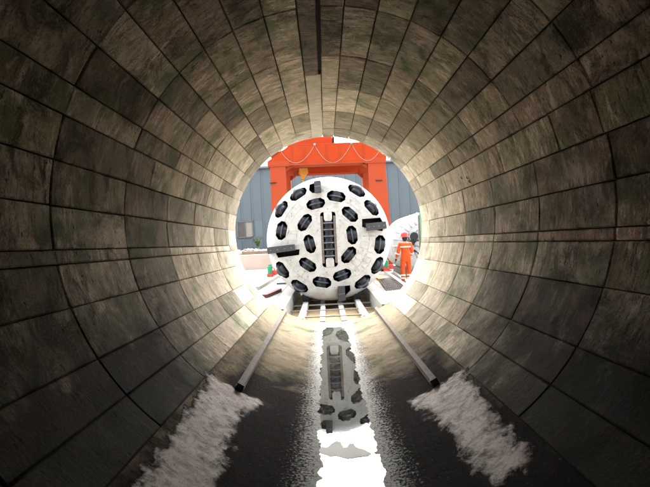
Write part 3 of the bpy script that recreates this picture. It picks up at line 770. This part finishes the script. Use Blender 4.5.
for i in range(420):
    x = random.uniform(-11, 9); y = random.uniform(LW+.15, LW+3.2); s = random.uniform(.08, .24)
    bm = bmesh.new(); bmesh.ops.create_icosphere(bm, subdivisions=1, radius=s)
    for v in bm.verts: v.co *= random.uniform(.75, 1.2)
    rub._bm(bm, (x, y, lz-.02+s*.4+max(0, y-LW-.5)*.10), Matrix.Rotation(random.random()*3, 3, 'Z') @ Matrix.Diagonal((1.3, 1, .7)))
tag(rub.build('rubble', M_STONE), 'loose pale rubble stones along the top of the low wall', 'rubble', kind='stuff')
wd = W(257.5, 248, 35); weed = empty('weed', wd); tag(weed, 'small green weed growing on the rubble beside the window', 'plant')
lf = MB(); stm = MB()
for k in range(16):
    a = random.random()*6.28; ln = random.uniform(.35, 1.0); dx, dy = math.cos(a)*ln*.45, math.sin(a)*ln*.3
    tip = wd+Vector((dx, dy, ln)); midp = wd+Vector((dx*.35, dy*.35, ln*.55))
    stm.tube([wd, midp, tip], [.012, .009, .004], 4)
    for j in range(12):
        t = random.uniform(.25, 1); q = wd.lerp(midp, t*2) if t < .5 else midp.lerp(tip, t*2-1)
        d1 = Vector((random.uniform(-1, 1), random.uniform(-1, 1), random.uniform(-.3, .8))).normalized()*random.uniform(.08, .17); sd = d1.orthogonal().normalized()*.035
        lf.add([q, q+d1*.5+sd, q+d1, q+d1*.5-sd], [(0, 1, 2, 3)])
lf.build('leaves', M_LEAF, weed); stm.build('stem', M_LEAF, weed)

# ------------------------------------------------------------------ second machine section on the right
SD = 19.0
c2 = W(425.5, 243, SD); r2_ = 1.26
s2 = empty('shield_section', (c2.x, SD+1.5, DECK)); tag(s2, 'rounded white machine section parked at the right behind the worker', 'machine')
MB().lathe([(.9, 0), (1.08, .03), (1.19, .14), (1.25, .34), (r2_, .7), (1.23, .74), (1.23, .84), (r2_, .88), (r2_, 1.7), (1.23, 1.74), (1.23, 1.84), (r2_, 1.88), (r2_, 3.6)], (c2.x, SD, c2.z), (0, 1, 0), 64).build('drum', M_WHITE2, s2, smooth='auto')
for a in range(100, 265, 14):
    p0 = Vector((c2.x+1.20*math.cos(R_(a)), SD+.10, c2.z+1.20*math.sin(R_(a)))); p1 = Vector((c2.x+.82*math.cos(R_(a)), SD-.03, c2.z+.82*math.sin(R_(a))))
    MB().tube([p1, p0, p0+Vector((0, .3, 0))*1.0+Vector((math.cos(R_(a)), 0, math.sin(R_(a))))*.055], .035, 6).build('stiffener', M_WHITE2, s2, smooth=True)
mo = W(414.3, 236.5, SD-.5); ml = MB().lathe([(.10, 0), (.16, 0), (.17, .03), (.17, .5)], mo, (0, 1, 0), 20).build('drive_motor', M_BLACK, s2, smooth='auto')
MB().lathe([(.175, .02), (.20, .02), (.20, .08), (.175, .08)], mo, (0, 1, 0), 20).build('flange_ring', M_GREY, ml, smooth='auto')
m2_ = W(412.0, 242.5, SD-.5); MB().lathe([(.08, 0), (.12, 0), (.13, .04), (.13, .5)], m2_, (0, 1, 0), 16).build('drive_motor', M_BLACK, s2, smooth='auto')
for k, (a, b) in enumerate((((413, 243), (419, 240)), ((414, 246), (420, 247)), ((411, 250), (418, 254)), ((415, 252), (419, 262)))):
    p, q = W(*a, SD-.45), W(*b, SD-.35)
    MB().tube([p, p.lerp(q, .5)+Vector((0, -.1, .05)), q], .05, 8).build('hose', M_GREY if k % 2 else M_BLACK, s2, smooth=True)
hs_ = [W(416, 233, SD-.4), W(417.5, 229, SD-.4), W(419, 231, SD-.4), W(418.5, 236, SD-.4)]
MB().tube(hs_, .03, 6).build('hose', M_GREY, s2, smooth=True)
for s in (-.7, .7):
    MB().box((c2.x+s, SD+1.8, (DECK+c2.z-math.sqrt(r2_**2-.49))/2), (.35, 3.2, c2.z-math.sqrt(r2_**2-.49)-DECK+.02)).build('chock', M_RUST, s2)
gp = W(420.6, 212.5, SD-1.2); gp2 = W(421.5, 256, SD-1.2)
po = empty('green_post', (gp.x, SD-1.2, DECK)); tag(po, 'tall faded green steel post at the right edge of the mouth', 'post')
MB().box((gp.x, SD-1.2, (DECK+gp.z)/2), (.13, .13, gp.z-DECK), b=.01).build('shaft', M_GREEN2, po)
MB().box((gp.x-.09, SD-1.2, (DECK+gp.z)/2-.05), (.035, .10, gp.z-DECK-.1)).build('edge_strip', M_RUST, po)
MB().box((gp.x, SD-1.2, DECK+.015), (.34, .34, .03)).build('base_plate', M_GREEN2, po)

# ------------------------------------------------------------------ small things in the yard
def flat(pa, pb, d_z, wdt, hgt_, mat, name):
    """a bar on the deck from pixel a to pixel b"""
    def gnd(px, py):
        dirv = W(px, py, 1.0)-Vector((0, 0, CAMZ)); t = (DECK+d_z-CAMZ)/dirv.z; return Vector((0, 0, CAMZ))+dirv*t
    a, b = gnd(*pa), gnd(*pb); t = (b-a).normalized(); s = Vector((-t.y, t.x, 0))*wdt/2; u = Vector((0, 0, hgt_))
    return MB().hexa([a-s, a+s, b+s, b-s, a-s+u, a+s+u, b+s+u, b-s+u]).build(name, mat)
tag(flat((257.5, 290), (281, 275.5), .004, .13, .12, M_BEAM, 'steel_channel'), 'pale steel channel lying on the paving at the left', 'steel bar')
tag(flat((264.5, 298), (279.5, 291.5), .004, .16, .10, M_RUSTD, 'steel_offcut'), 'dark red steel offcut lying beside the left cradle beam', 'steel bar')
tag(flat((277, 284.4), (286, 284), .004, .12, .06, M_SCR, 'short_plate'), 'short dark plate lying between left channel and machine', 'plate')
tag(flat((407, 289.5), (386, 273.5), .004, .14, .12, M_BEAM, 'timber_beam'), 'long pale timber beam lying in front of the worker', 'timber')
tag(flat((412, 288), (394, 274), .004, .10, .12, M_BEAM, 'timber_batten'), 'narrow pale batten lying next to the worker\'s boots', 'timber')
tag(flat((376.5, 277.5), (382, 281), .004, .2, .08, M_YELLOW, 'yellow_block'), 'small yellow block on the paving right of the machine', 'block')
def gpt(px, py, z=0):
    dirv = W(px, py, 1.0)-Vector((0, 0, CAMZ)); t = (DECK+z-CAMZ)/dirv.z; return Vector((0, 0, CAMZ))+dirv*t
rm = empty('reinforcement_mats', gpt(389, 286)); tag(rm, 'stacked dark reinforcing mesh mats on paving beside the right beam', 'steel mesh')
pa, pb, pc, pd = gpt(379, 281.5), gpt(394, 280.5), gpt(404, 289), gpt(386, 291)
for lay in range(3):
    z = Vector((0, 0, .012+lay*.035)); sh_ = Vector((random.uniform(-.06, .06), random.uniform(-.06, .06), 0))
    for i in range(9):
        t = i/8; MB().tube([pa.lerp(pb, t)+z+sh_, pd.lerp(pc, t)+z+sh_], .011, 5).build('bar', M_MESH, rm)
        MB().tube([pa.lerp(pd, t)+z+sh_+Vector((0, 0, .015)), pb.lerp(pc, t)+z+sh_+Vector((0, 0, .015))], .011, 5).build('bar', M_MESH, rm)

# ------------------------------------------------------------------ the worker
PD = 16.2
fp = W(407.0, 284, PD); fp.z = DECK+.002
pe = empty('person', fp); tag(pe, 'worker in orange overalls and red helmet seen from behind', 'person')
def skin(name, joints, edges, mat, parent, sub=2, root=0):
    me = bpy.data.meshes.new(name); me.from_pydata([j[0] for j in joints], edges, [])
    o = bpy.data.objects.new(name, me); link(o)
    md = o.modifiers.new('skin', 'SKIN'); md.use_smooth_shade = True
    if not me.skin_vertices: me.skin_vertices.new()
    for i, j in enumerate(joints):
        d = me.skin_vertices[0].data[i]; r = j[1]; d.radius = r if isinstance(r, (tuple, list)) else (r, r); d.use_root = (i == root)
    s_ = o.modifiers.new('sub', 'SUBSURF'); s_.levels = sub; s_.render_levels = sub
    dg = bpy.context.evaluated_depsgraph_get(); dg.update()
    nm = bpy.data.meshes.new_from_object(o.evaluated_get(dg)); bpy.data.objects.remove(o)
    nm.materials.clear(); nm.materials.append(mat); nm.shade_smooth()
    no = bpy.data.objects.new(name, nm); link(no, parent); ORG[no] = ORG[parent]; return no
# local coordinates: x right, y away from the camera (the way the worker faces), z up
HJ = [((.0, .01, .90), (.14, .10)), ((0, .0, 1.08), (.125, .09)), ((0, -.01, 1.28), (.155, .10)), ((0, .0, 1.40), (.11, .08)), ((0, .015, 1.47), .052), ((0, .03, 1.53), .056),
      ((0, .035, 1.60), (.072, .085)), ((0, .03, 1.67), (.066, .078)),
      ((-.17, 0, 1.385), .062), ((-.245, .0, 1.14), .046), ((-.31, .07, .925), .034), ((-.325, .09, .87), .03),
      ((.17, .01, 1.385), .062), ((.235, .01, 1.13), .046), ((.20, .16, .97), .034), ((.185, .21, .93), .03),
      ((-.10, .01, .84), .085), ((-.115, .03, .48), .058), ((-.125, -.03, .10), .042), ((-.13, .10, .045), .038),
      ((.10, .01, .84), .085), ((.105, .07, .49), .058), ((.11, .06, .10), .042), ((.115, .18, .045), .038),
      ((0, .125, 1.595), .014)]
HE = [(0,1),(1,2),(2,3),(3,4),(4,5),(5,6),(6,7),(3,8),(8,9),(9,10),(10,11),(3,12),(12,13),(13,14),(14,15),(0,16),(16,17),(17,18),(18,19),(0,20),(20,21),(21,22),(22,23),(6,24)]
skin('body', HJ, HE, M_SKIN, pe)
ci = [0, 1, 2, 3, 8, 9, 10, 12, 13, 14, 16, 17, 18, 20, 21, 22]
grow = {0: (.165, .125), 1: (.155, .118), 2: (.178, .125), 3: (.125, .10), 8: .085, 9: .068, 10: .055, 12: .085, 13: .068, 14: .055, 16: .108, 17: .085, 18: .078, 20: .108, 21: .085, 22: .078}
cj = [(HJ[i][0], grow[i]) for i in ci]
ce = [(ci.index(a), ci.index(b)) for a, b in HE if a in ci and b in ci]
skin('overalls', cj, ce, M_FABRIC, pe)
def ring(c, ax, r, wd_, mat, name, sq=1.0):
    c = Vector(c)+fp; mb = MB(); mb.lathe([(r-.01, -wd_/2), (r, -wd_/2+.004), (r, wd_/2-.004), (r-.01, wd_/2)], c, ax, 20)
    if sq != 1.0:
        for p in mb.v: p.y = c.y+(p.y-c.y)*sq
    return mb.build(name, mat, pe, smooth='auto')
for i, j, t in ((17, 18, .72), (21, 22, .72), (17, 18, .45), (21, 22, .45)):
    a, b = Vector(HJ[i][0]), Vector(HJ[j][0]); ring(a.lerp(b, t), b-a, .088-.004*t, .05, M_REFL, 'reflective_stripe')
for i, j, t in ((9, 10, .35), (13, 14, .35)):
    a, b = Vector(HJ[i][0]), Vector(HJ[j][0]); ring(a.lerp(b, t), b-a, .070, .04, M_REFL, 'reflective_stripe')
ring((0, 0, 1.29), (0, 0, 1), .205, .045, M_REFL, 'reflective_stripe', .72)
MB().lathe([(.0, .175), (.06, .165), (.10, .13), (.125, .07), (.132, .0), (.15, -.01), (.15, -.02), (.128, -.015)], fp+Vector((0, .03, 1.645)), (0, 0, 1), 28).build('helmet', M_HELM, pe, smooth='auto')
MB().lathe([(.04, .06), (.078, .05), (.092, .0), (.088, -.05), (.06, -.09)], fp+Vector((0, .005, 1.60)), (0, 0, 1), 20).build('hair', M_HAIR, pe, smooth=True)
for s in (-1, 1):
    MB().lathe([(.006, -.012), (.02, -.008), (.024, .004), (.01, .012)], fp+Vector((s*.082, .03, 1.585)), (s, -.2, 0), 12).build('ear', M_SKIN, pe, smooth=True)
for k, (s, base) in enumerate(((-1, Vector((-.325, .09, .87))), (1, Vector((.185, .21, .93))))):
    dn = Vector((-.12, .18, -1)).normalized() if s < 0 else Vector((-.25, .75, -.5)).normalized()
    sd = Vector((.25, .95, .1)).normalized(); sd = (sd-dn*sd.dot(dn)).normalized(); nn_ = dn.cross(sd)
    J = [(base-dn*.03, (.040, .036)), (base+dn*.045, (.044, .026))]; E_ = [(0, 1)]
    for f, (o_, ln) in enumerate(((-.032, .062), (-.011, .075), (.011, .080), (.032, .070))):
        n = len(J); b = base+dn*.075+sd*o_
        J += [(b, .0105), (b+dn*ln*.5+nn_*.012*s, .010), (b+dn*ln*.85+nn_*.035*s, .0085)]; E_ += [(1, n), (n, n+1), (n+1, n+2)]
    n = len(J); J += [(base+dn*.03+sd*.045, .0115), (base+dn*.065+sd*.065+nn_*.015*s, .010)]; E_ += [(1, n), (n, n+1)]
    skin('glove', J, E_, M_GLOVE, pe, 1)
for i in (18, 22):
    a = Vector(HJ[i][0])
    mb = MB(); prof = [(-.10, .085, .045), (-.06, .092, .05), (.02, .09, .052), (.10, .07, .055), (.17, .05, .052), (.205, .028, .03)]
    for (yy, hh, ww_) in prof:
        for k in range(12):
            an = 2*math.pi*k/12; mb.v.append(fp+Vector((a.x+ww_*math.cos(an), a.y+yy, max(0, hh/2+hh/2*math.sin(an)*1.0))))
    for q in range(len(prof)-1):
        for k in range(12): u0, u1 = q*12+k, q*12+(k+1) % 12; mb.f.append((u0, u1, u1+12, u0+12))
    mb.f += [tuple(range(12)), tuple(range((len(prof)-1)*12, len(prof)*12))]
    bt = mb.build('boot', M_BLACK, pe, smooth=True)
